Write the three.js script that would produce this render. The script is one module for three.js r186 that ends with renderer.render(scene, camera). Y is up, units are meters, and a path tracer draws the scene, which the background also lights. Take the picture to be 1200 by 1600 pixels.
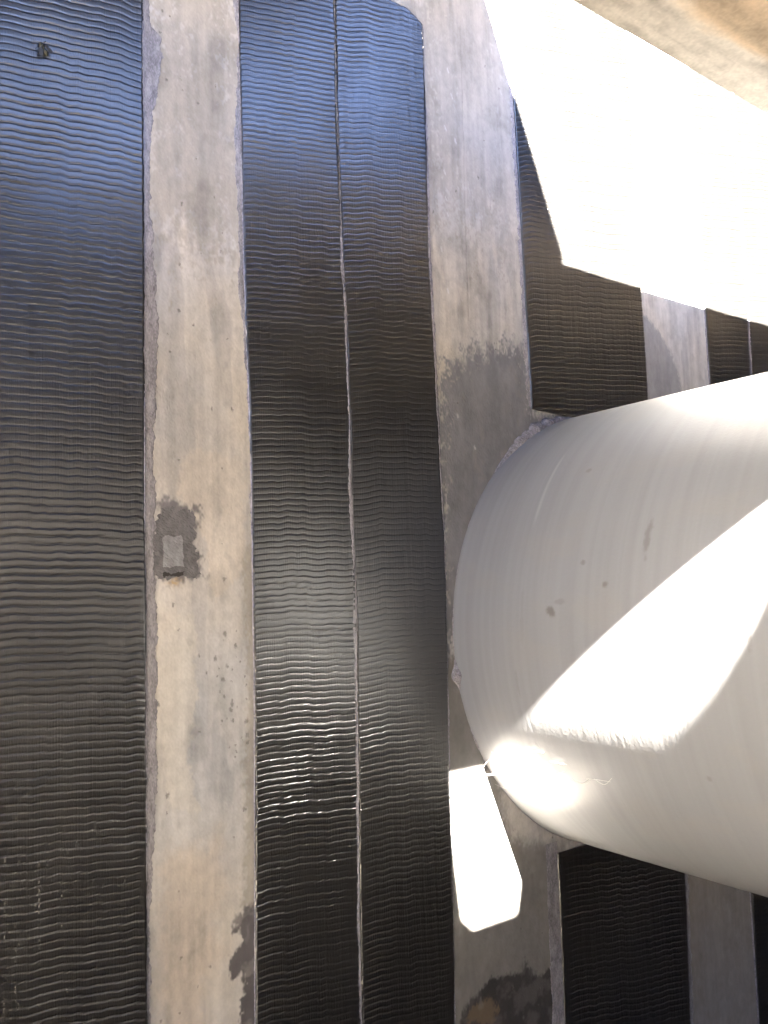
import * as THREE from 'three';
import { mergeGeometries } from 'three/addons/utils/BufferGeometryUtils.js';

// ---------------------------------------------------------------- camera, sky, sun, exposure
const scene = new THREE.Scene();
const camera = new THREE.PerspectiveCamera(63.34, 768 / 1024, 0.02, 200);
{
  const yaw = THREE.MathUtils.degToRad(36.46), pitch = THREE.MathUtils.degToRad(5.10), roll = THREE.MathUtils.degToRad(-1.887);
  const f = new THREE.Vector3(Math.sin(yaw) * Math.cos(pitch), Math.sin(pitch), -Math.cos(yaw) * Math.cos(pitch));
  const r = new THREE.Vector3(Math.cos(yaw), 0, Math.sin(yaw));
  const u = new THREE.Vector3().crossVectors(r, f);
  camera.position.set(0, 0, 0.8);
  camera.up.copy(u.clone().multiplyScalar(Math.cos(roll)).addScaledVector(r, -Math.sin(roll)));
  camera.lookAt(camera.position.clone().add(f));
}
const SUN = new THREE.Vector3(-0.355, 0.935, 1.27).normalize();       // towards the sun
{
  const W = 256, H = 128, d = new Float32Array(W * H * 4);
  for (let j = 0; j < H; j++) for (let i = 0; i < W; i++) {
    const th = (j + 0.5) / H * Math.PI - Math.PI / 2, ph = (i + 0.5) / W * 2 * Math.PI - Math.PI;
    const e = Math.max(0, Math.sin(th)), k = Math.pow(1 - e, 2.5), o = (j * W + i) * 4;
    const dx = Math.cos(th) * Math.cos(ph), dz = Math.cos(th) * Math.sin(ph), dy = Math.sin(th);
    const g = 0.02 * Math.exp(-8 * (1 - (dx * SUN.x + dy * SUN.y + dz * SUN.z)));
    d[o] = 0.047 + 0.036 * k + g; d[o + 1] = 0.074 + 0.040 * k + g; d[o + 2] = 0.160 + 0.026 * k + 0.9 * g; d[o + 3] = 1;
  }
  const t = new THREE.DataTexture(d, W, H, THREE.RGBAFormat, THREE.FloatType);
  t.mapping = THREE.EquirectangularReflectionMapping; t.magFilter = t.minFilter = THREE.LinearFilter; t.needsUpdate = true;
  scene.background = t; scene.environment = t;
}
const sun = new THREE.DirectionalLight(new THREE.Color().setRGB(1, 0.94, 0.85), 5);
sun.position.copy(SUN.clone().multiplyScalar(6)).add(new THREE.Vector3(0.8, 0, 0)); sun.target.position.set(0.8, 0, 0);
sun.castShadow = true; sun.shadow.mapSize.set(4096, 4096); sun.shadow.bias = -0.0003;
Object.assign(sun.shadow.camera, { left: -3, right: 3, top: 3, bottom: -3, near: 0.5, far: 14 });
scene.add(sun, sun.target);
const renderer = new THREE.WebGLRenderer({ antialias: true });
renderer.setSize(768, 1024);
renderer.toneMapping = THREE.LinearToneMapping;
renderer.toneMappingExposure = 63;
renderer.shadowMap.enabled = true;

// ---------------------------------------------------------------- helpers
function rng(a) { return () => { a = (a + 0x6D2B79F5) | 0; let t = Math.imul(a ^ (a >>> 15), 1 | a); t = (t + Math.imul(t ^ (t >>> 7), 61 | t)) ^ t; return ((t ^ (t >>> 14)) >>> 0) / 4294967296; }; }
function hash(x, y) { let h = Math.imul(x, 374761393) + Math.imul(y, 668265263); h = Math.imul(h ^ (h >>> 13), 1274126177); return ((h ^ (h >>> 16)) >>> 0) / 4294967296; }
function noise(x, y) {                                              // value noise, -1 .. 1
  const xi = Math.floor(x), yi = Math.floor(y); let fx = x - xi, fy = y - yi;
  fx = fx * fx * (3 - 2 * fx); fy = fy * fy * (3 - 2 * fy);
  const a = hash(xi, yi), b = hash(xi + 1, yi), c = hash(xi, yi + 1), d = hash(xi + 1, yi + 1);
  return 2 * (a + (b - a) * fx + (c - a) * fy + (a - b - c + d) * fx * fy) - 1;
}
function fbm(x, y, n = 4) { let s = 0, a = 0.5; for (let i = 0; i < n; i++) { s += a * noise(x, y); x = x * 2.03 + 17.1; y = y * 2.03 + 5.3; a *= 0.5; } return s; }
const clamp01 = v => v < 0 ? 0 : v > 1 ? 1 : v;
const smooth = (a, b, v) => { const t = clamp01((v - a) / (b - a)); return t * t * (3 - 2 * t); };
function table(pts) {                                               // piecewise linear x(y); pts [x, y] in any order
  const p = pts.slice().sort((a, b) => a[1] - b[1]);
  return y => { if (y <= p[0][1]) return p[0][0]; for (let i = 1; i < p.length; i++) if (y <= p[i][1]) { const t = (y - p[i - 1][1]) / (p[i][1] - p[i - 1][1]); return p[i - 1][0] + t * (p[i][0] - p[i - 1][0]); } return p[p.length - 1][0]; };
}
function signedDistance(poly, x, y) {                               // negative inside
  let d = 1e9, inside = false;
  for (let i = 0, j = poly.length - 1; i < poly.length; j = i++) {
    const [ax, ay] = poly[i], [bx, by] = poly[j], ex = bx - ax, ey = by - ay;
    const t = clamp01(((x - ax) * ex + (y - ay) * ey) / (ex * ex + ey * ey));
    d = Math.min(d, (x - ax - t * ex) ** 2 + (y - ay - t * ey) ** 2);
    if ((ay > y) !== (by > y) && x < (bx - ax) * (y - ay) / (by - ay) + ax) inside = !inside;
  }
  d = Math.sqrt(d); return inside ? -d : d;
}
function byteTexture(w, h, fn, srgb, wrap = THREE.RepeatWrapping) {   // fn(u, v) -> [r, g, b] linear 0..1, or one number
  const data = new Uint8Array(w * h * 4);
  const enc = v => { v = clamp01(v); return srgb ? Math.round(255 * (v <= 0.0031308 ? 12.92 * v : 1.055 * Math.pow(v, 1 / 2.4) - 0.055)) : Math.round(255 * v); };
  for (let j = 0, o = 0; j < h; j++) for (let i = 0; i < w; i++, o += 4) {
    const c = fn((i + 0.5) / w, (j + 0.5) / h);
    if (c.length) { data[o] = enc(c[0]); data[o + 1] = enc(c[1]); data[o + 2] = enc(c[2]); } else data[o] = data[o + 1] = data[o + 2] = enc(c);
    data[o + 3] = 255;
  }
  const t = new THREE.DataTexture(data, w, h); t.wrapS = t.wrapT = wrap; t.magFilter = THREE.LinearFilter; t.minFilter = THREE.LinearMipmapLinearFilter; t.generateMipmaps = true;
  if (srgb) t.colorSpace = THREE.SRGBColorSpace; t.needsUpdate = true; return t;
}
const rgb = (r, g, b) => new THREE.Color().setRGB(r, g, b);
function mesh(name, geometry, material, parent = scene) {
  const m = new THREE.Mesh(geometry, material); m.name = name; m.castShadow = m.receiveShadow = true; parent.add(m); return m;
}
function thing(name, label, category, group) {
  const g = new THREE.Group(); g.name = name; g.userData = { label, category }; if (group) g.userData.group = group; scene.add(g); return g;
}
function tag(o, label, category, group) { Object.assign(o.userData, { label, category }); if (group) o.userData.group = group; return o; }
function metreUV(g, sx = 1, sy = 1, ox = 0, oy = 0) {                // box projection by normal, uv in metres
  const p = g.attributes.position, n = g.attributes.normal, uv = new Float32Array(p.count * 2);
  for (let i = 0; i < p.count; i++) {
    const ax = Math.abs(n.getX(i)), ay = Math.abs(n.getY(i)), az = Math.abs(n.getZ(i));
    let u, v; if (az >= ax && az >= ay) { u = p.getX(i); v = p.getY(i); } else if (ay >= ax) { u = p.getX(i); v = p.getZ(i); } else { u = p.getZ(i); v = p.getY(i); }
    uv[2 * i] = (u - ox) * sx; uv[2 * i + 1] = (v - oy) * sy;
  }
  g.setAttribute('uv', new THREE.BufferAttribute(uv, 2)); return g;
}
function box(x0, x1, y0, y1, z0, z1) { const g = new THREE.BoxGeometry(x1 - x0, y1 - y0, z1 - z0); g.translate((x0 + x1) / 2, (y0 + y1) / 2, (z0 + z1) / 2); return metreUV(g); }
function plate(poly, holes, y0, y1) {                               // outline in (x, z), lying flat from y0 to y1
  const s = new THREE.Shape(poly.map(([x, z]) => new THREE.Vector2(x, -z)));
  for (const h of holes) s.holes.push(new THREE.Path(h.map(([x, z]) => new THREE.Vector2(x, -z))));
  const g = new THREE.ExtrudeGeometry(s, { depth: y1 - y0, bevelEnabled: false }); g.rotateX(-Math.PI / 2); g.translate(0, y0, 0); g.computeVertexNormals(); return metreUV(g);
}

// ---------------------------------------------------------------- wall surface: concrete, stains, primer and painted shade where the photograph shows them
const WX = 0.05, WY = -0.85, WW = 1.7, WH = 2.0;
const STAIN_SHADE = {
  primer: [[0.684, 0.265], [0.703, 0.285], [0.749, 0.312], [0.810, 0.326], [0.862, 0.333], [0.862, 0.235], [0.96, 0.22], [0.96, 0.12], [0.786, 0.10], [0.74, 0.02], [0.72, -0.07], [0.686, -0.078], [0.676, -0.078], [0.676, 0.091]],
  brown: [[0.415, -0.316], [0.395, -0.326], [0.383, -0.332], [0.389, -0.343], [0.393, -0.354], [0.382, -0.366], [0.380, -0.374], [0.383, -0.388], [0.392, -0.387], [0.395, -0.400], [0.393, -0.409], [0.390, -0.433], [0.386, -0.50], [0.415, -0.50]],
  damp: [[0.66, -0.56], [0.684, -0.512], [0.708, -0.500], [0.730, -0.490], [0.758, -0.492], [0.786, -0.498], [0.792, -0.484], [0.814, -0.510], [0.851, -0.509], [0.875, -0.552], [0.875, -0.70], [0.66, -0.70]],
  tan: [[0.697, -0.513], [0.729, -0.512], [0.744, -0.528], [0.732, -0.543], [0.691, -0.530]],
  arc: [[1.10, 0.447], [1.135, 0.422], [1.166, 0.400], [1.190, 0.377], [1.210, 0.342], [1.218, 0.299], [1.218, 0.15], [1.10, 0.15]],
  low: [[0.66, -0.09], [0.72, -0.09], [0.75, -0.2], [0.78, -0.33], [0.875, -0.36], [0.875, -0.7], [0.66, -0.7]],  // stained concrete, darkened further to stand in for shade under the pipe
  low3: [[1.12, -0.3], [1.33, -0.3], [1.33, -0.8], [1.12, -0.8]],  // shade low beside the pipe, painted as darker brown concrete
  mortar: [[0.309, 0.084], [0.318, 0.094], [0.326, 0.092], [0.333, 0.091], [0.343, 0.086], [0.352, 0.088], [0.352, 0.063], [0.349, 0.049], [0.357, 0.042], [0.351, 0.030], [0.358, 0.015], [0.345, 0.010], [0.338, 0.014], [0.319, 0.011], [0.306, 0.013], [0.30, 0.024], [0.299, 0.043], [0.303, 0.056], [0.302, 0.065]],
  edge: [[0.402, 0.03], [0.416, 0.06], [0.416, -0.33], [0.395, -0.32], [0.401, -0.25], [0.399, -0.2], [0.406, -0.1]],
  peach: [[0.308, -0.26], [0.33, -0.245], [0.355, -0.255], [0.372, -0.24], [0.38, -0.30], [0.36, -0.33], [0.375, -0.36], [0.352, -0.38], [0.36, -0.46], [0.33, -0.52], [0.306, -0.48]],
  khaki: [[0.28, 0.37], [0.43, 0.37], [0.43, 1.6], [0.28, 1.6]],  // darker, browner tone on the upper left band
  upperTone: [[0.66, 0.50], [0.87, 0.50], [0.87, 1.6], [0.66, 1.6]],  // darker tone on the upper middle band, ragged lower edge
  cream: [[0.335, 0.135], [0.355, 0.150], [0.375, 0.145], [0.405, 0.14], [0.405, 0.02], [0.37, -0.01], [0.36, 0.05], [0.33, 0.10]],
  pale: [[0.325, -0.02], [0.345, -0.025], [0.35, -0.1], [0.34, -0.16], [0.35, -0.22], [0.318, -0.21], [0.312, -0.12], [0.315, -0.05]],
};
const SPECK = [[0.724, 0.697], [0.729, 0.662], [0.715, 0.612], [0.732, 0.599], [0.711, 0.548], [0.711, 0.512], [0.713, 0.491], [0.700, 0.439], [0.708, 0.384], [0.716, 0.218], [0.744, 0.178]];
const PIT = [[0.320, 0.618], [0.317, 0.593], [0.341, 0.537], [0.322, 0.267], [0.381, 0.013], [0.394, -0.041], [0.381, -0.044], [0.379, -0.050], [0.303, -0.205], [0.316, -0.213], [0.384, -0.16], [0.39, -0.17], [0.352, -0.064], [0.36, -0.082], [0.378, -0.09], [0.325, -0.012], [0.748, 0.66], [0.36, 0.36], [0.35, 0.28]];
{ const r = rng(5); for (let i = 0; i < 50; i++) PIT.push([0.30 + 0.11 * r(), -0.5 + 1.2 * r()]); for (let i = 0; i < 40; i++) PIT.push([0.68 + 0.18 * r(), -0.6 + 1.4 * r()]); for (let i = 0; i < 30; i++) PIT.push([0.37 + 0.035 * r(), -0.16 + 0.12 * r()]); }
const pitGrid = new Map();
PIT.forEach(([x, y], i) => { const k = Math.floor(x * 50) + ',' + Math.floor(y * 50); (pitGrid.get(k) || pitGrid.set(k, []).get(k)).push([x, y, 0.0004 + 0.0016 * hash(i, 77) ** 3]); });
function pit(x, y) { const cx = Math.floor(x * 50), cy = Math.floor(y * 50); let s = 0; for (let i = -1; i < 2; i++) for (let j = -1; j < 2; j++) for (const [px, py, r] of pitGrid.get((cx + i) + ',' + (cy + j)) || []) { const d = Math.hypot(x - px, (y - py) * 0.7) + 0.0011 * noise(x * 700, y * 500) + 0.0006 * noise(x * 1500, y * 1500); s = Math.max(s, 1 - smooth(r * 0.6, r * 1.5, d)); } return s; }
const blend = (c, to, k) => { c[0] += (to[0] - c[0]) * k; c[1] += (to[1] - c[1]) * k; c[2] += (to[2] - c[2]) * k; };
function wallColour(x, y) {
  const streak = fbm(x * 95, y * 5, 3), cloud = fbm(x * 9 + 3, y * 6, 4), fine = noise(x * 700, y * 420) * 0.5 + noise(x * 1100, y * 900) * 0.5, grain = fbm(x * 150, y * 120, 3);
  let v = 1 + 0.17 * streak + 0.24 * cloud + 0.07 * fine + 0.14 * grain + 0.10 * fbm(x * 240, y * 14, 2) - 0.16 * smooth(0.15, 0.5, fbm(x * 32 + 7, y * 20 + 2, 4));
  const c = [0.53 * v, 0.503 * v, 0.455 * v];
  const smear = smooth(0.02, 0.16, fbm(x * 26 + 3 * y, y * 5 + 2, 4)), smear2 = smooth(0.12, 0.22, fbm(x * 34 + 20, y * 7 + 8 + x * 3, 4)); blend(c, [0.62 * v, 0.575 * v, 0.50 * v], 0.45 * smear); blend(c, [0.38 * v, 0.365 * v, 0.345 * v], 0.5 * smear2);
  const hue = fbm(x * 14 + 40, y * 10 + 9, 3); c[0] *= 1 + 0.07 * hue; c[2] *= 1 - 0.12 * hue;
  const rag = 0.006 * fbm(x * 120, y * 90, 4) + 0.003 * noise(x * 420, y * 300);
  const in_ = (p, soft = 0.002, k = 1, r = 1) => { if (x < p.x0 || x > p.x1 || y < p.y0 || y > p.y1) return 0; return k * (1 - smooth(-soft, soft, signedDistance(p.p, x, y) + rag * r)); };
  blend(c, [0.60 * v, 0.535 * v, 0.44 * v], in_(S.cream, 0.004, 0.75)); blend(c, [0.60 * v, 0.56 * v, 0.48 * v], in_(S.pale, 0.003, 0.7));
  const pr = 1 + 0.30 * fbm(x * 60, y * 22, 4) + 0.12 * grain;
  const run = 9 + 9 * fbm(x * 60, y * 5 + 4, 3); blend(c, [0.375 * v, 0.335 * v, 0.265 * v], in_(S.khaki, 0.035, 0.6, 2 * run)); blend(c, [0.40 * v, 0.365 * v, 0.315 * v], in_(S.upperTone, 0.035, 0.55, 2 * run));
  blend(c, [0.57 * v, 0.475 * v, 0.36 * v], in_(S.peach, 0.014, 0.6));
  blend(c, [0.205 * pr, 0.207 * pr, 0.222 * pr], in_(S.primer, 0.016, 0.93, 4.5));
  blend(c, [0.27 * pr, 0.265 * pr, 0.27 * pr], in_(S.arc, 0.004, 0.75));
  for (const [sx, sy] of SPECK) if (Math.abs(x - sx) < 0.006 && Math.abs(y - sy) < 0.01) blend(c, [0.72, 0.71, 0.70], 0.55 * (1 - smooth(0.0006, 0.0022, Math.hypot(x - sx + 0.3 * (y - sy), (y - sy) * 0.45) + 0.0008 * noise(x * 600, y * 600))));
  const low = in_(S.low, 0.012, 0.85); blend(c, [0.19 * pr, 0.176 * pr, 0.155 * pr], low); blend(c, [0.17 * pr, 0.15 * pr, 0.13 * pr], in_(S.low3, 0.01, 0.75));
  blend(c, [0.155 * pr, 0.146 * pr, 0.147 * pr], in_(S.mortar, 0.005, 0.9, 1.5)); blend(c, [0.36 * v, 0.32 * v, 0.25 * v], in_(S.edge, 0.004, 0.7));
  const worn = 0.75 + 0.5 * smooth(-0.3, 0.35, fbm(x * 55 + 2, y * 55, 4));
  blend(c, [0.10 * pr, 0.088 * pr, 0.085 * pr], Math.min(0.95, in_(S.brown, 0.003, 0.95) * worn));
  blend(c, [0.045 * pr, 0.040 * pr, 0.037 * pr], Math.min(0.95, in_(S.damp, 0.004, 0.93) * worn));
  blend(c, [0.22, 0.155, 0.09], in_(S.tan, 0.004, 0.7));
  blend(c, [0.50, 0.37, 0.22], 0.8 * Math.exp(-(((x - 0.326) / 0.007) ** 2) - ((y - 0.011) / 0.004) ** 2 + 0.8 * noise(x * 500, y * 500)) * (y < 0.0165 ? 1 : 0));
  const pt = pit(x, y); blend(c, [0.13, 0.115, 0.10], 0.6 * pt);
  const mott = smooth(0.30, 0.55, fbm(x * 70 + 11, y * 45 + 3, 4)); blend(c, [0.33 * v, 0.31 * v, 0.28 * v], 0.28 * mott);
  c[1] *= 1.01; c[2] *= 1.05;
  return c;
}
const S = {}; for (const k in STAIN_SHADE) { const p = STAIN_SHADE[k]; S[k] = { p, x0: Math.min(...p.map(q => q[0])) - 0.02, x1: Math.max(...p.map(q => q[0])) + 0.02, y0: Math.min(...p.map(q => q[1])) - 0.12, y1: Math.max(...p.map(q => q[1])) + 0.02 }; }
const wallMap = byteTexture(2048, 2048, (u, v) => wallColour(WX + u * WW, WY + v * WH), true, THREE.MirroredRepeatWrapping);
const wallBump = byteTexture(2048, 2048, (u, v) => {
  const x = WX + u * WW, y = WY + v * WH;
  let h = 0.6 + 0.18 * fbm(x * 95, y * 7, 3) + 0.10 * noise(x * 800, y * 500) + 0.16 * fbm(x * 180, y * 130, 3) - 0.5 * pit(x, y);
  const j = 0.7435 + 0.01 * (y - 0.36) * 2; if (y > 0.35) h -= 0.5 * (1 - smooth(0.0008, 0.002, Math.abs(x - j - 0.001 * noise(3, y * 30))));
  return h;
}, false, THREE.MirroredRepeatWrapping);
const concrete = new THREE.MeshStandardMaterial({ map: wallMap, bumpMap: wallBump, bumpScale: 0.0009, roughness: 0.82 });
const roomMap = byteTexture(1024, 1024, (u, v) => {
  const t = (f, g, n, o) => { const a = fbm(u * f + o, v * g + o, n), b = fbm((u - 1) * f + o, v * g + o, n), c = fbm(u * f + o, (v - 1) * g + o, n), d = fbm((u - 1) * f + o, (v - 1) * g + o, n); return (a * (1 - u) + b * u) * (1 - v) + (c * (1 - u) + d * u) * v; };
  const k = 1 + 0.25 * t(8, 8, 5, 3) + 0.16 * t(5, 40, 4, 9) + 0.09 * noise(u * 500, v * 500), hue = t(6, 14, 3, 31), dark = smooth(0.18, 0.32, t(9, 24, 5, 51));
  return [0.56 * k * (1 + 0.1 * hue) * (1 - 0.25 * dark), 0.485 * k * (1 - 0.24 * dark), 0.385 * k * (1 - 0.25 * hue) * (1 - 0.18 * dark)];
}, true);
const roomBump = byteTexture(1024, 1024, (u, v) => 0.5 + 0.3 * fbm(u * 60, v * 200, 4) + 0.2 * noise(u * 600, v * 600), false);
const groundMap = byteTexture(512, 512, (u, v) => { const k = 1 + 0.6 * fbm(u * 30, v * 30, 5); return [0.24 * k, 0.195 * k, 0.145 * k]; }, true);
const soilMap = byteTexture(512, 512, (u, v) => { const k = 1 + 0.6 * fbm(u * 30, v * 30, 5); return [0.11 * k, 0.088 * k, 0.066 * k]; }, true);
const floorConcrete = new THREE.MeshPhysicalMaterial({ map: soilMap, color: rgb(0.3, 0.3, 0.3), roughness: 0.95, specularIntensity: 0.12 });
const darkLayer = new THREE.MeshPhysicalMaterial({ map: soilMap, color: rgb(0.25, 0.25, 0.26), roughness: 0.95, specularIntensity: 0.12 });
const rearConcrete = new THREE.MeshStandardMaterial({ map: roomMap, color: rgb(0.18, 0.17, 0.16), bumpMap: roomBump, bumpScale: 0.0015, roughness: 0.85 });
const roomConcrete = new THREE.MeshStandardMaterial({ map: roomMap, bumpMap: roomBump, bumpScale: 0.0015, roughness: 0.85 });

// ---------------------------------------------------------------- the chamber
const steel = new THREE.MeshPhysicalMaterial({ color: rgb(0.04, 0.035, 0.032), roughness: 0.95, specularIntensity: 0.12 });
const FLOOR = -0.88, X0 = -2.6, X1 = 3.4, ZB = 3.4, SOFFIT = 0.6225;
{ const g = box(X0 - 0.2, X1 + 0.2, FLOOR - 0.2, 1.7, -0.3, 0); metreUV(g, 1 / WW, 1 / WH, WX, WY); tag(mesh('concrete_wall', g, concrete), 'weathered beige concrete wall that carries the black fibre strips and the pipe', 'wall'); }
{ const f = mesh('floor', box(X0, X1, FLOOR - 0.15, FLOOR, 0.002, ZB), floorConcrete); f.userData.kind = 'structure'; }
const slabMap = byteTexture(1024, 512, (u, v) => {                  // 2 m x 1 m of soffit: grey laitance along the front edge, ochre stained concrete behind
  const x = u * 2, z = 0.2 + v, k = 1 + 0.45 * fbm(x * 5, z * 60, 4) + 0.25 * fbm(x * 40, z * 50, 4) + 0.12 * noise(x * 400, z * 400);
  const b = smooth(-0.010, 0.014, z - 0.312 + 0.02 * fbm(x * 12, z * 40, 4)), c = [0.60 * k, 0.565 * k, 0.51 * k];
  blend(c, [0.52 * k, 0.40 * k, 0.27 * k], 0.9 * b); blend(c, [0.25 * k, 0.225 * k, 0.20 * k], 0.6 * (1 - smooth(0.002, 0.010, Math.abs(z - 0.302 + 0.025 * fbm(x * 9 + 4, z * 6, 3)))) * smooth(-0.1, 0.3, noise(x * 11, 3)));
  return c;
}, true, THREE.MirroredRepeatWrapping);
const slabConcrete = new THREE.MeshStandardMaterial({ map: slabMap, roughness: 0.85 });
const SLAB = [[0.5, 0.254], [X1, 0.254], [X1, 0.46], [0.5, 0.46]];
{ const a = mesh('added_dark_layer', plate(SLAB, [], 0.640, 0.652), darkLayer); a.userData.kind = 'structure'; }  // unseen dark layer added to cut sun bounce off the slab top
tag(mesh('roof_slab', metreUV(plate(SLAB, [], SOFFIT, 0.640), 0.5, 1, 0, 0.2), slabConcrete), 'tan concrete roof slab with sunlit front edge in the top right corner', 'slab');
tag(mesh('hatch_cover', plate([[-0.9, 0], [0.722, 0], [0.722, 0.76], [0.42, 0.76], [0.42, 1.06], [-0.9, 1.06]], [], 1.0, 1.04), steel), 'dark steel hatch cover jutting from the wall above the slab', 'cover');
tag(mesh('sky_blocker', plate([[0.724, 0], [X1, 0], [X1, 2.3], [1.52, 2.3], [1.52, 0.78], [0.724, 0.78]], [], 1.5, 1.56), steel), 'added unseen dark deck that blocks sky light above the pipe', 'roof');  // added out of view to block steep sky light on the wall
tag(mesh('sky_baffle', box(0.85, X1, 0.6285, 1.498, 1.9, 2.0), steel), 'added unseen dark baffle that blocks low sky light on the right', 'sky_baffle');  // three unseen baffles added to keep low sky light off the wall
tag(mesh('sky_baffle_002', box(X1 - 0.1, X1, 0.653, 1.498, 0.002, 1.898), steel), 'added unseen dark baffle that blocks sky light at the far right end', 'sky_baffle');
tag(mesh('sky_baffle_001', box(X0, -0.05, 0.6285, 1.35, 1.9, 2.0), steel), 'added unseen dark baffle that blocks low sky light on the left', 'sky_baffle');
tag(mesh('sun_mask_plate', plate([[X0, 0.50], [0.498, 0.50], [0.498, 0.462], [X1, 0.462], [X1, ZB + 0.95], [X0, ZB + 0.95]], [  // unseen plate added as a mask for sun and sky light
  [[0.352, 1.1668], [0.5135, 1.1668], [0.4555, 1.2775], [0.4205, 1.3405], [0.4095, 1.3625], [0.3815, 1.4235], [0.3095, 1.4225], [0.2995, 1.4045], [0.327, 1.2655]],  // opening shaped to give the sun patch on pipe and wall
  [[-2.25, 2.46], [-1.10, 2.46], [-1.10, 3.26], [-2.25, 3.26]],  // added opening that lets sun fall on the bounce slab
], SOFFIT, SOFFIT + 0.006), steel), 'added unseen dark plate with openings that shape the sunlight', 'plate');
{ const w = new THREE.Shape([[X0, FLOOR], [X1, FLOOR], [X1, SOFFIT - 0.002], [X0, SOFFIT - 0.002]].map(p => new THREE.Vector2(...p))); w.holes.push(new THREE.Path([[0.6, -0.18], [2.6, -0.18], [2.6, 0.26], [0.6, 0.26]].map(p => new THREE.Vector2(...p))));  // slot added so bright ground gives the strips their sheen
  const g = new THREE.ExtrudeGeometry(w, { depth: 0.15, bevelEnabled: false }); g.translate(0, 0, ZB); metreUV(g); tag(mesh('rear_wall', g, rearConcrete), 'brown concrete wall facing the striped wall, with a long slot added to light the strips', 'wall'); }
{ const g = new THREE.PlaneGeometry(160, 160, 40, 80); g.rotateX(-Math.PI / 2); const p = g.attributes.position; for (let i = 0; i < p.count; i++) { const z = p.getZ(i) + 83; p.setXYZ(i, p.getX(i), FLOOR - 0.02 + 3.2 * smooth(3.6, 17, z) + 0.15 * noise(p.getX(i) * 0.3, z * 0.3), z); } g.computeVertexNormals(); metreUV(g);
  const m = mesh('ground', g, new THREE.MeshStandardMaterial({ map: groundMap, roughness: 0.95 })); m.userData.kind = 'structure'; }
{ const g = box(-1.85, -0.45, FLOOR + 0.001, FLOOR + 0.06, 0.40, 1.40); tag(mesh('bounce_slab', g, roomConcrete), 'added unseen pale concrete block that bounces sunlight onto the wall', 'bounce slab'); }  // unseen reflector added to fill the concrete bands with bounced sun
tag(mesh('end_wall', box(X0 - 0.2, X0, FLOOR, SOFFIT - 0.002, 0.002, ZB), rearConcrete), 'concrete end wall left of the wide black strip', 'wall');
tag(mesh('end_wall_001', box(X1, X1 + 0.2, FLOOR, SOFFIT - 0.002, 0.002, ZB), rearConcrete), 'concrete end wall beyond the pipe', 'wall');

// ---------------------------------------------------------------- black carbon fibre strips
const weaveBump = byteTexture(1024, 1024, (u, v) => {              // 0.12 m x 0.12 m: warp threads, stitches and stray filaments
  const x = u * 1024, y = v * 1024, c = Math.floor(x / 11), q = (x / 11) % 1;
  let h = 0.5 + 0.34 * (hash(c, 3) - 0.5) + 0.16 * (1 - Math.pow(Math.abs(2 * q - 1), 3)) + 0.30 * (hash(c, Math.floor(y / 44 + 5 * hash(c, 8))) - 0.5) + 0.22 * (hash(Math.floor(x / 3), Math.floor(y / 19 + 9 * hash(Math.floor(x / 3), 4))) - 0.5) + 0.12 * (hash(i32(x), i32(y / 5)) - 0.5);
  if (hash(c, 9) > 0.86) h += 0.28 * (1 - Math.abs(2 * q - 1)) * (hash(c, Math.floor(y / 90)) > 0.35 ? 1 : 0.2);
  return h;
}, false);
function i32(v) { return Math.floor(v); }
const fibre = new THREE.MeshPhysicalMaterial({ color: rgb(0.0160, 0.0155, 0.015), roughness: 0.29, bumpMap: weaveBump, bumpScale: 0.0002, ior: 2.1 });
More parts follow.
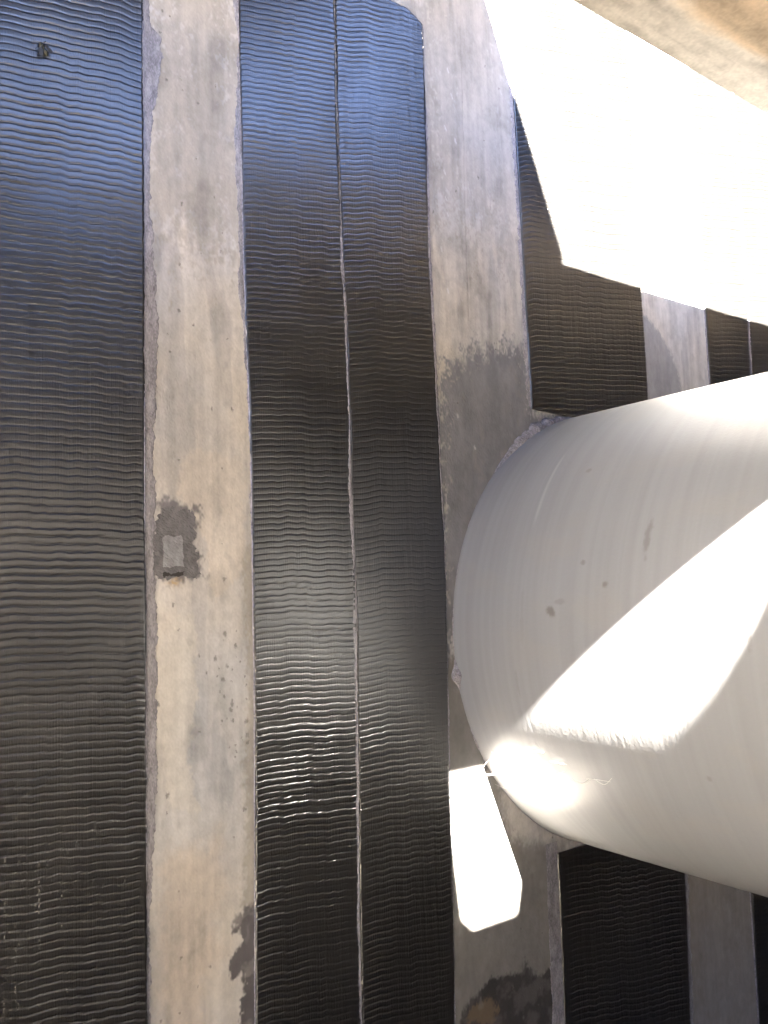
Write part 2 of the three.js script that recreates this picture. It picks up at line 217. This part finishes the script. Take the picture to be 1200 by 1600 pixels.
function sheet(parent, o) {                                         // a sheet of fabric with tows running across it
  const { left, right, y0, y1, dy = 0.00078, dx = 0.0022, seed, spacing = 0.007, amp = 0.00035, curlL = 0, curlR = 0, lines = [], cut } = o;
  const nx = Math.round((right(0) - left(0)) / dx), ny = Math.round((y1 - y0) / dy), P = new Float32Array((nx + 3) * (ny + 3) * 3), UV = new Float32Array((nx + 3) * (ny + 3) * 2), I = [];
  const W = nx + 3; let k = 0;
  for (let j = -1; j <= ny + 1; j++) for (let i = -1; i <= nx + 1; i++, k++) {
    const ii = Math.min(nx, Math.max(0, i)), jj = Math.min(ny, Math.max(0, j)), t = ii / nx;
    let lo = y0, hi = y1; const yr = y0 + (y1 - y0) * jj / ny;
    let x = left(yr) + (right(yr) - left(yr)) * t;
    if (cut) [lo, hi] = cut(x, y0, y1);
    const y = lo + (hi - lo) * jj / ny;
    if (t === 0 || t === 1) x += 0.0005 * noise(seed, y * 160) + 0.0006 * noise(seed + 9, y * 40);
    const w = x - left(y), e = right(y) - x;
    let p = y * Math.exp(-0.3 * (x - 0.5 * (left(0) + right(0))));
    p -= curlL * Math.exp(-w / 0.012) + curlR * Math.exp(-e / 0.03);
    p += 0.0016 * noise(x * 48 + seed, y * 1.6) + 0.0010 * noise(x * 130 + seed, y * 2.5) + 0.0005 * noise(x * 160, y * 25 + seed) + 0.00045 * noise(x * 330 + seed, y * 60) + 0.0010 * noise(seed, y * 9);
    const f = p / spacing, n = Math.floor(f), q = f - n;
    const a = amp * (0.75 + 0.5 * hash(n, seed) + 0.35 * noise(x * 30 + seed, y * 18)), s = Math.abs(2 * q - 1);
    let h = a * 1.7 * (1 - Math.pow(s, 7)) + a * 0.35 * (q - 0.5);
    h *= 0.95 + 0.35 * noise(x * 14 + seed * 3, y * 7);
    h += 0.0006 * noise(x * 16 + seed, y * 9) + 0.00015 * noise(x * 60, y * 30 + seed) + 0.00014 * noise(x * 300, y * 8 + seed);
    for (const lx of lines) h -= 0.0004 * Math.exp(-(((x - lx) / 0.0012) ** 2));
    const edge = i < 0 || j < 0 || i > nx || j > ny;
    P[3 * k] = x; P[3 * k + 1] = y; P[3 * k + 2] = edge ? -0.0005 : 0.0018 + h;
    UV[2 * k] = x / 0.12; UV[2 * k + 1] = y / 0.12;
    if (i <= nx && j <= ny) { const A = k, B = k + 1, C = k + W, D = C + 1; I.push(A, B, D, A, D, C); }
  }
  const g = new THREE.BufferGeometry(); g.setAttribute('position', new THREE.BufferAttribute(P, 3)); g.setAttribute('uv', new THREE.BufferAttribute(UV, 2)); g.setIndex(I); g.computeVertexNormals();
  return mesh('fabric_sheet', g, fibre, parent);
}
const YB = -0.87, YT = 0.99;
const s1R = table([[0.297, 0.62], [0.2953, 0.08], [0.294, -0.40]]);
const s2L = table([[0.409, 0.668], [0.410, 0.368], [0.4145, 0.154], [0.413, -0.119], [0.407, -0.438]]);
const seam = table([[0.540, 0.723], [0.538, 0.597], [0.540, 0.476], [0.540, 0.396], [0.543, 0.341], [0.543, 0.271], [0.544, 0.202], [0.543, 0.118], [0.544, 0.050], [0.545, -0.024], [0.543, -0.097], [0.542, -0.169], [0.539, -0.275], [0.537, -0.378], [0.536, -0.480]]);
const s2R = table([[0.680, 0.754], [0.675, 0.425], [0.682, 0.092], [0.678, -0.148], [0.669, -0.522]]);
const s3L = table([[0.848, 0.72], [0.851, 0.463], [0.8545, 0.24]]), s3R = table([[1.122, 0.463], [1.1215, 0.277]]);
const s3bL = table([[0.8625, -0.364], [0.860, -0.585]]), s3bR = table([[1.140, -0.46], [1.130, -0.67]]);
const s4L = table([[1.303, 0.464], [1.303, 0.326], [1.319, -0.528], [1.318, -0.73]]), s4S = table([[1.441, 0.463], [1.436, 0.36], [1.452, -0.55]]), s4R = table([[1.58, 0.46], [1.592, -0.7]]);
const shift = (f, d) => y => f(y) + d;
const strip1 = thing('fibre_strip', 'wide black carbon fibre strip at the left edge with a fly on it', 'fibre strip', 'black fibre strips glued to the wall');
sheet(strip1, { left: () => 0.01, right: s1R, y0: YB, y1: YT, seed: 1, spacing: 0.0071, curlR: -0.006, lines: [0.2405, 0.19], amp: 0.00048 });
const strip2 = thing('fibre_strip_001', 'black carbon fibre strip of two sheets with a pale seam, between two bare concrete bands', 'fibre strip', 'black fibre strips glued to the wall');
sheet(strip2, { left: s2L, right: shift(seam, -0.001), y0: YB, y1: 0.80, seed: 2, spacing: 0.0067, amp: 0.00036, curlL: -0.002, cut: (x, a, b) => [a, 0.757] });
sheet(strip2, { left: shift(seam, 0.001), right: s2R, y0: YB, y1: 0.80, seed: 3, spacing: 0.0068, amp: 0.00036, curlL: -0.005, cut: (x, a, b) => [a, x < 0.655 ? 0.757 : 0.757 - (x - 0.655) * 0.5] });
const strip3 = thing('fibre_strip_002', 'black carbon fibre strip above the pipe, half in sunlight', 'fibre strip', 'black fibre strips glued to the wall');
sheet(strip3, { left: s3L, right: s3R, y0: 0.24, y1: YT, seed: 4, spacing: 0.0079, amp: 0.00048, curlL: -0.007, cut: (x, a, b) => [x < 0.95 ? 0.241 - (x - 0.855) * 0.05 : 0.236 + Math.max(0, x - 0.95) * 0.03, b] });
const strip3b = thing('fibre_strip_003', 'dark carbon fibre strip hanging below the pipe', 'fibre strip', 'black fibre strips glued to the wall');
sheet(strip3b, { left: s3bL, right: s3bR, y0: YB, y1: -0.36, seed: 5, spacing: 0.0079, amp: 0.0004, cut: (x, a, b) => [a, x < 0.93 ? -0.366 : -0.369 - (x - 0.93) * 0.1] });
const strip4 = thing('fibre_strip_004', 'black carbon fibre strip at the right edge, passing behind the pipe', 'fibre strip', 'black fibre strips glued to the wall');
sheet(strip4, { left: s4L, right: shift(s4S, -0.003), y0: YB, y1: YT, dy: 0.0011, dx: 0.005, seed: 6, spacing: 0.0079, amp: 0.00048 });
sheet(strip4, { left: shift(s4S, 0.003), right: s4R, y0: YB, y1: YT, dy: 0.0011, dx: 0.005, seed: 7, spacing: 0.0079, amp: 0.00048 });

// ---------------------------------------------------------------- epoxy: seams, beads and smeared margins
const epoxyMap = byteTexture(512, 512, (u, v) => { const k = 1 + 0.35 * 1.6 * fbm(u * 40, v * 14, 4) + 0.3 * noise(u * 200, v * 90); return [0.30 * k, 0.285 * k, 0.30 * k]; }, true);
const epoxyBump = byteTexture(512, 512, (u, v) => 0.5 + 0.4 * fbm(u * 50 + v * 30, v * 60, 4), false);
const epoxy = new THREE.MeshPhysicalMaterial({ map: epoxyMap, bumpMap: epoxyBump, bumpScale: 0.00042, roughness: 0.422, clearcoat: 0.3, clearcoatRoughness: 0.35 });
const bead = new THREE.MeshPhysicalMaterial({ map: epoxyMap, color: rgb(1.1, 1.1, 1.15), bumpMap: epoxyBump, bumpScale: 0.00042, roughness: 0.42 });
function ribbon(name, parent, xa, xb, y0, y1, z, thick, material, seed, rag = [0, 0.0015], dy = 0.0015) {   // thin layer between two uneven edges
  const n = Math.max(2, Math.round((y1 - y0) / dy)), P = [], UV = [], I = [];
  for (let i = 0; i <= n; i++) {
    const y = y0 + (y1 - y0) * i / n, jag = s => fbm(y * 90 + seed, s * 7 + seed, 4) * 2 + 0.6 * noise(y * 500, seed + s);
    let a = xa(y) + rag[0] * jag(1), b = xb(y) + rag[1] * jag(2); if (b < a + 0.0003) b = a + 0.0003;
    const m = Math.min(0.0006, (b - a) * 0.3);
    for (const [x, h] of [[a, 0], [a + m, thick], [b - m, thick], [b, 0]]) { P.push(x, y, z + h); UV.push(x * 6, y * 6); }
    if (i < n) for (let k = 0; k < 3; k++) { const A = i * 4 + k, C = A + 4; I.push(A, A + 1, C + 1, A, C + 1, C); }
  }
  const g = new THREE.BufferGeometry(); g.setAttribute('position', new THREE.Float32BufferAttribute(P, 3)); g.setAttribute('uv', new THREE.Float32BufferAttribute(UV, 2)); g.setIndex(I); g.computeVertexNormals();
  return mesh(name, g, material, parent);
}
const m1 = table([[0.304, 0.624], [0.306, 0.596], [0.317, 0.586], [0.318, 0.558], [0.311, 0.513], [0.306, 0.483], [0.304, 0.413], [0.308, 0.346], [0.310, 0.299], [0.312, 0.252], [0.308, 0.212], [0.306, 0.146], [0.307, 0.081], [0.305, 0.037], [0.307, -0.014], [0.308, -0.046], [0.306, -0.108], [0.307, -0.138], [0.304, -0.229], [0.301, -0.258], [0.298, -0.316], [0.298, -0.403]]);
const m2 = table([[0.402, 0.665], [0.408, 0.629], [0.406, 0.567], [0.402, 0.513], [0.403, 0.440], [0.405, 0.367], [0.403, 0.330], [0.407, 0.295], [0.411, 0.224], [0.4135, 0.154], [0.4125, 0.084], [0.411, -0.4]]);
ribbon('epoxy_margin', strip1, shift(s1R, -0.0005), m1, YB, YT, 0.0001, 0.0006, epoxy, 11);
ribbon('epoxy_bead', strip1, shift(s1R, -0.0004), shift(s1R, 0.0012), YB, YT, 0.0008, 0.0014, bead, 12, [0, 0.0003]);
ribbon('epoxy_margin', strip2, m2, shift(s2L, 0.0005), 0.06, 0.757, 0.0001, 0.0006, epoxy, 13, [0.0012, 0]);
ribbon('epoxy_bead', strip2, shift(s2L, -0.0012), shift(s2L, 0.0002), YB, 0.757, 0.0008, 0.001, bead, 14, [0.0003, 0]);
const seamHalf = table([[0.0003, 0.75], [0.0004, 0.45], [0.0016, 0.40], [0.0026, 0.37], [0.002, 0.32], [0.0009, 0.28], [0.001, 0.2], [0.0018, 0.13], [0.0024, 0.08], [0.002, 0.0], [0.0034, -0.04], [0.0018, -0.09], [0.0017, -0.12], [0.0016, -0.5]]);
ribbon('epoxy_seam', strip2, y => seam(y) - 1.6 * seamHalf(y), y => seam(y) + 0.6 * seamHalf(y), YB, 0.755, 0.0016, 0.0012, epoxy, 15, [0.0008, 0.0002]);
ribbon('epoxy_bead', strip2, shift(s2R, -0.0003), y => s2R(y) + 0.0022 + 0.0022 * smooth(0.65, 0.6, y) * smooth(0.12, 0.3, y), YB, 0.745, 0.0004, 0.0016, bead, 17, [0, 0.001]);
ribbon('epoxy_margin', strip3, shift(s3L, -0.006), shift(s3L, 0.0005), 0.245, YT, 0.0001, 0.0006, bead, 18, [0.002, 0]);
ribbon('epoxy_bead', strip3, shift(s3R, -0.0003), shift(s3R, 0.0026), 0.245, YT, 0.0004, 0.001, bead, 19, [0, 0.0008]);
ribbon('epoxy_margin', strip3b, shift(s3bL, -0.022), shift(s3bL, 0.0005), YB, -0.35, 0.0001, 0.0006, epoxy, 20, [0.001, 0]);
ribbon('epoxy_margin', strip3b, shift(s3bR, -0.0005), shift(s3bR, 0.012), YB, -0.38, 0.0001, 0.0006, epoxy, 21, [0, 0.002]);
ribbon('epoxy_bead', strip4, shift(s4L, -0.003), shift(s4L, 0.0003), YB, YT, 0.0004, 0.001, bead, 22, [0.0006, 0]);
ribbon('epoxy_seam', strip4, shift(s4S, -0.0045), shift(s4S, 0.0045), YB, YT, 0.0016, 0.0008, epoxy, 23, [0.0008, 0.0008]);

// ---------------------------------------------------------------- grey mortar patch with a square plate, in the left concrete band
const patchPoly = [[0.311, 0.080], [0.320, 0.088], [0.332, 0.085], [0.343, 0.082], [0.348, 0.084], [0.349, 0.063], [0.346, 0.049], [0.352, 0.040], [0.349, 0.030], [0.354, 0.017], [0.345, 0.013], [0.338, 0.017], [0.319, 0.014], [0.308, 0.016], [0.303, 0.024], [0.302, 0.043], [0.306, 0.056], [0.305, 0.065]];
function blob(poly, z, seed, jag, n = 10) {                            // ragged domed layer with a soft edge
  const pts = []; for (let i = 0; i < poly.length; i++) { const a = poly[i], b = poly[(i + 1) % poly.length]; for (let k = 0; k < n; k++) { const t = k / n, x = a[0] + (b[0] - a[0]) * t, y = a[1] + (b[1] - a[1]) * t; pts.push(new THREE.Vector2(x + jag * (noise(x * 350 + seed, y * 350) + 0.7 * noise(x * 900, y * 900 + seed)), y + jag * (noise(x * 350, y * 350 + seed) + 0.7 * noise(x * 900 + seed, y * 900)))); } }
  const g = new THREE.ExtrudeGeometry(new THREE.Shape(pts), { depth: z, bevelEnabled: false }); metreUV(g, 8, 8); return g;
}
const mortarMap = byteTexture(256, 256, (u, v) => { const k = 1 + 0.4 * fbm(u * 30, v * 16, 4); return [0.155 * k, 0.148 * k, 0.150 * k]; }, true);
const mortar = new THREE.MeshStandardMaterial({ map: mortarMap, bumpMap: epoxyBump, bumpScale: 0.0008, roughness: 0.8 });
{
  const t = thing('mortar_patch', 'dark grey mortar patch with a small square plate, on bare concrete', 'patch');
  mesh('mortar', blob(patchPoly, 0.0004, 3, 0.0028), mortar, t);
  const pl = mesh('plate', blob([[0.314, 0.057], [0.335, 0.058], [0.336, 0.026], [0.315, 0.026]], 0.00048, 9, 0.0014), new THREE.MeshStandardMaterial({ map: mortarMap, color: rgb(1.85, 1.95, 1.95), roughness: 0.6, bumpMap: epoxyBump, bumpScale: 0.0008 }), t); pl.userData.label = 'light grey square plate';
  mesh('groove', blob([[0.313, 0.0205], [0.325, 0.0195], [0.337, 0.0215], [0.335, 0.0165], [0.324, 0.0175], [0.314, 0.0155]], 0.0006, 29, 0.0011), new THREE.MeshStandardMaterial({ color: rgb(0.05, 0.045, 0.04), roughness: 0.9 }), t);
}

// ---------------------------------------------------------------- pipe
const PC = [1.0017, -0.066], PR = 0.309, PL = 2.1;
{
  const C = 2 * Math.PI * PR;
  const MARKS = [[0.939, 0.164, 0.007, 0.007, 0.8], [0.928, 0.176, 0.004, 0.010, 0.3], [0.910, 0.237, 0.005, 0.005, 0.75], [0.863, 0.284, 0.020, 0.004, 0.5], [0.949, 0.396, 0.022, 0.0025, 0.7], [0.95, 0.12, 0.04, 0.003, 0.15], [0.885, 0.205, 0.003, 0.003, 0.5], [1.02, 0.105, 0.02, 0.002, 0.2], [0.90, 0.34, 0.004, 0.003, 0.5], [0.764, 0.174, 0.004, 0.004, 0.5], [1.10, 0.33, 0.004, 0.004, 0.4]];
  const pipeMap = byteTexture(2048, 1024, (u, v) => {                 // u round the pipe, v along it
    const a = u * C, z = v * PL;
    let k = 1 + 0.08 * fbm(a * 5, z * 5, 4) + 0.10 * fbm(a * 2.2 + z * 4, z * 150, 3) + 0.012 * noise(a * 600, z * 900);
    const c = [0.27 * k, 0.273 * k, 0.275 * k];
    for (const [ma, mz, ra, rz, s] of MARKS) { const d = Math.hypot((a - ma) / ra, (z - mz) / rz) + 0.7 * fbm(a * 140, z * 140, 3); if (d < 1.3) blend(c, [0.14, 0.125, 0.11], s * (1 - smooth(0.5, 1.15, d))); }
    const ring = Math.abs(z - 0.118 - 0.0015 * noise(a * 7, 2)); blend(c, [0.50, 0.49, 0.475], 0.35 * (1 - smooth(0.001, 0.003, ring)) * smooth(-0.3, 0.2, noise(a * 9, 5)));
    const grime = smooth(0.12, 0.5, fbm(a * 30 + 3, z * 16, 4)); blend(c, [0.30, 0.285, 0.26], 0.25 * grime);
    return c;
  }, true);
  const pipeBump = byteTexture(2048, 2048, (u, v) => {
    const a = u * C, z = v * PL;
    const groove = fbm(a * 1.0 + z * 3, z * 190, 3) * 0.55 + 0.35 * smooth(0.45, 0.75, noise(a * 0.9 + 4, z * 120)) - 0.3 * smooth(0.5, 0.8, noise(a * 1.3 + 9, z * 75 + a));
    return 0.5 + 0.34 * groove + 0.05 * noise(a * 420, z * 420) + 0.09 * noise(a * 900, z * 900);
  }, false);
  const paint = new THREE.MeshPhysicalMaterial({ map: pipeMap, bumpMap: pipeBump, bumpScale: 0.00034, roughness: 0.38, specularIntensity: 0.8, clearcoat: 0.2, clearcoatRoughness: 0.34 });
  const t = thing('pipe', 'large pale grey painted pipe coming out of the wall', 'pipe');
  const g = new THREE.CylinderGeometry(PR, PR, PL + 0.05, 220, 60, true); g.rotateX(Math.PI / 2);   // axis along z
  const p = g.attributes.position, uv = g.attributes.uv;
  for (let i = 0; i < p.count; i++) { const x = p.getX(i), y = p.getY(i), z = p.getZ(i) + (PL + 0.05) / 2 - 0.05; p.setXYZ(i, x, y, z); uv.setXY(i, uv.getX(i), z / PL); }
  // rebuild u from the angle so that marks land where they are seen
  const q = new Float32Array(uv.count * 2); const R = 221;
  for (let i = 0; i < uv.count; i++) { const col = i % R, ang = Math.atan2(p.getY(i), p.getX(i)); let u = ang / (2 * Math.PI); q[2 * i] = col; q[2 * i + 1] = uv.getY(i); }
  const a0 = Math.atan2(p.getY(0), p.getX(0)), a1 = Math.atan2(p.getY(1), p.getX(1)), dir = Math.sign(Math.sin(a1 - a0));
  for (let i = 0; i < uv.count; i++) q[2 * i] = a0 / (2 * Math.PI) + dir * q[2 * i] / 220;
  g.setAttribute('uv', new THREE.BufferAttribute(q, 2)); g.computeVertexNormals();
  g.translate(PC[0], PC[1], 0);
  mesh('pipe_barrel', g, paint, t);
  // uneven mortar fillet where the pipe meets the wall
  const P = [], UV = [], I = [], N = 420, M = 7;
  for (let i = 0; i <= N; i++) {
    const a = i / N * 2 * Math.PI, cx = Math.cos(a), cy = Math.sin(a), crust = Math.max(0, 1 - Math.abs(a - 2.05) / 0.35), lump = Math.exp(-(((a - 3.30) / 0.035) ** 2));
    const w = 0.0022 + 0.002 * fbm(cx * 9, cy * 9, 4) + 0.0006 * noise(cx * 70, cy * 70) + crust * (0.012 + 0.010 * fbm(cx * 60, cy * 60, 3)) + 0.009 * lump;
    for (let k = 0; k <= M; k++) { const b = k / M * Math.PI / 2, r = PR - 0.002 + Math.max(0.002, w) * Math.cos(b), z = Math.max(0.0015, w * 0.8) * Math.sin(b) + 0.0004 * noise(a * 90 + k, k * 5); P.push(PC[0] + r * cx, PC[1] + r * cy, z); UV.push(a * 2, k * 0.02); }
    if (i < N) for (let k = 0; k < M; k++) { const A = i * (M + 1) + k, B = A + M + 1; I.push(A, B, B + 1, A, B + 1, A + 1); }
  }
  const fg = new THREE.BufferGeometry(); fg.setAttribute('position', new THREE.Float32BufferAttribute(P, 3)); fg.setAttribute('uv', new THREE.Float32BufferAttribute(UV, 2)); fg.setIndex(I); fg.computeVertexNormals();
  const fm = mesh('mortar_collar', fg, new THREE.MeshStandardMaterial({ map: epoxyMap, bumpMap: epoxyBump, bumpScale: 0.001, roughness: 0.8 }), t); fm.userData.label = 'rough grey mortar round the foot of the pipe';
}

// ---------------------------------------------------------------- cobweb strands by the foot of the pipe
{
  const web = thing('cobweb', 'dusty cobweb strands stretched between the wall and the underside of the pipe', 'cobweb');
  const silk = new THREE.MeshStandardMaterial({ color: rgb(0.7, 0.68, 0.64), roughness: 0.7 }), r = rng(21);
  const onPipe = (deg, z, e = 0.001) => new THREE.Vector3(PC[0] + (PR + e) * Math.cos(deg * Math.PI / 180), PC[1] + (PR + e) * Math.sin(deg * Math.PI / 180), z);
  const strand = (pts, rad) => { const c = new THREE.CatmullRomCurve3(pts); mesh('strand', new THREE.TubeGeometry(c, 24, rad, 5), silk, web); };
  for (let i = 0; i < 9; i++) { const z = 0.02 + 0.02 * i + 0.01 * r(), a = 205 + 6 * r(), l = 0.015 + 0.03 * r(); strand([onPipe(a, z, 0.001), onPipe(a - 1 + 2 * r(), z + l * 0.5, 0.003), onPipe(a - 2 + 3 * r(), z + l, 0.001)], 0.00013 + 0.00014 * r()); }
  for (let i = 0; i < 4; i++) { const a = 210 + 12 * r(), q = onPipe(a, 0.01 + 0.03 * r()), w = new THREE.Vector3(q.x - 0.004 - 0.03 * r(), q.y - 0.02 * r(), 0.001); strand([w, w.clone().lerp(q, 0.5).add(new THREE.Vector3(0, -0.003, 0.002)), q], 0.00012 + 0.0001 * r()); }
}

// ---------------------------------------------------------------- fly resting on the wide strip
{
  const fly = thing('fly', 'small dark fly resting on the wide black strip', 'fly');
  fly.position.set(0.197, 0.527, 0.0028); fly.rotation.z = 0.5;
  const prof = [[0, -0.0075], [0.0012, -0.0068], [0.0021, -0.005], [0.0024, -0.003], [0.0019, -0.0012], [0.0013, -0.0006], [0.0022, 0.0006], [0.0024, 0.002], [0.0017, 0.0034], [0.0009, 0.0037], [0.0017, 0.0042], [0.0018, 0.0050], [0.0009, 0.0057], [0, 0.0059]];
  const b = new THREE.LatheGeometry(prof.map(([x, y]) => new THREE.Vector2(x, y)), 18); b.translate(0, 0, 0.0026);
  mesh('body', b, new THREE.MeshStandardMaterial({ color: rgb(0.035, 0.035, 0.02), roughness: 0.4 }), fly);
  for (const s of [-1, 1]) {
    const w = new THREE.Shape(); w.moveTo(0, 0); w.quadraticCurveTo(s * 0.0045, -0.001, s * 0.0055, -0.0065); w.quadraticCurveTo(s * 0.004, -0.0095, s * 0.0018, -0.0075); w.quadraticCurveTo(s * 0.0003, -0.004, 0, 0);
    const g = new THREE.ExtrudeGeometry(w, { depth: 0.00012, bevelEnabled: false }); g.translate(s * 0.001, 0.0015, 0.0048); g.rotateY(s * 0.12);
    mesh('wing', g, new THREE.MeshPhysicalMaterial({ color: rgb(0.05, 0.045, 0.035), roughness: 0.45, transmission: 0.2 }), fly);
    for (let k = 0; k < 3; k++) { const y = 0.0028 - k * 0.0014, c = new THREE.CatmullRomCurve3([new THREE.Vector3(s * 0.001, y, 0.0022), new THREE.Vector3(s * 0.0042, y + (1 - k) * 0.0022, 0.0034), new THREE.Vector3(s * 0.0075, y + (1 - k) * 0.0042, 0.0003)]); mesh('leg', new THREE.TubeGeometry(c, 8, 0.00028, 5), new THREE.MeshStandardMaterial({ color: rgb(0.03, 0.025, 0.02), roughness: 0.6 }), fly); }
  }
}

renderer.render(scene, camera);
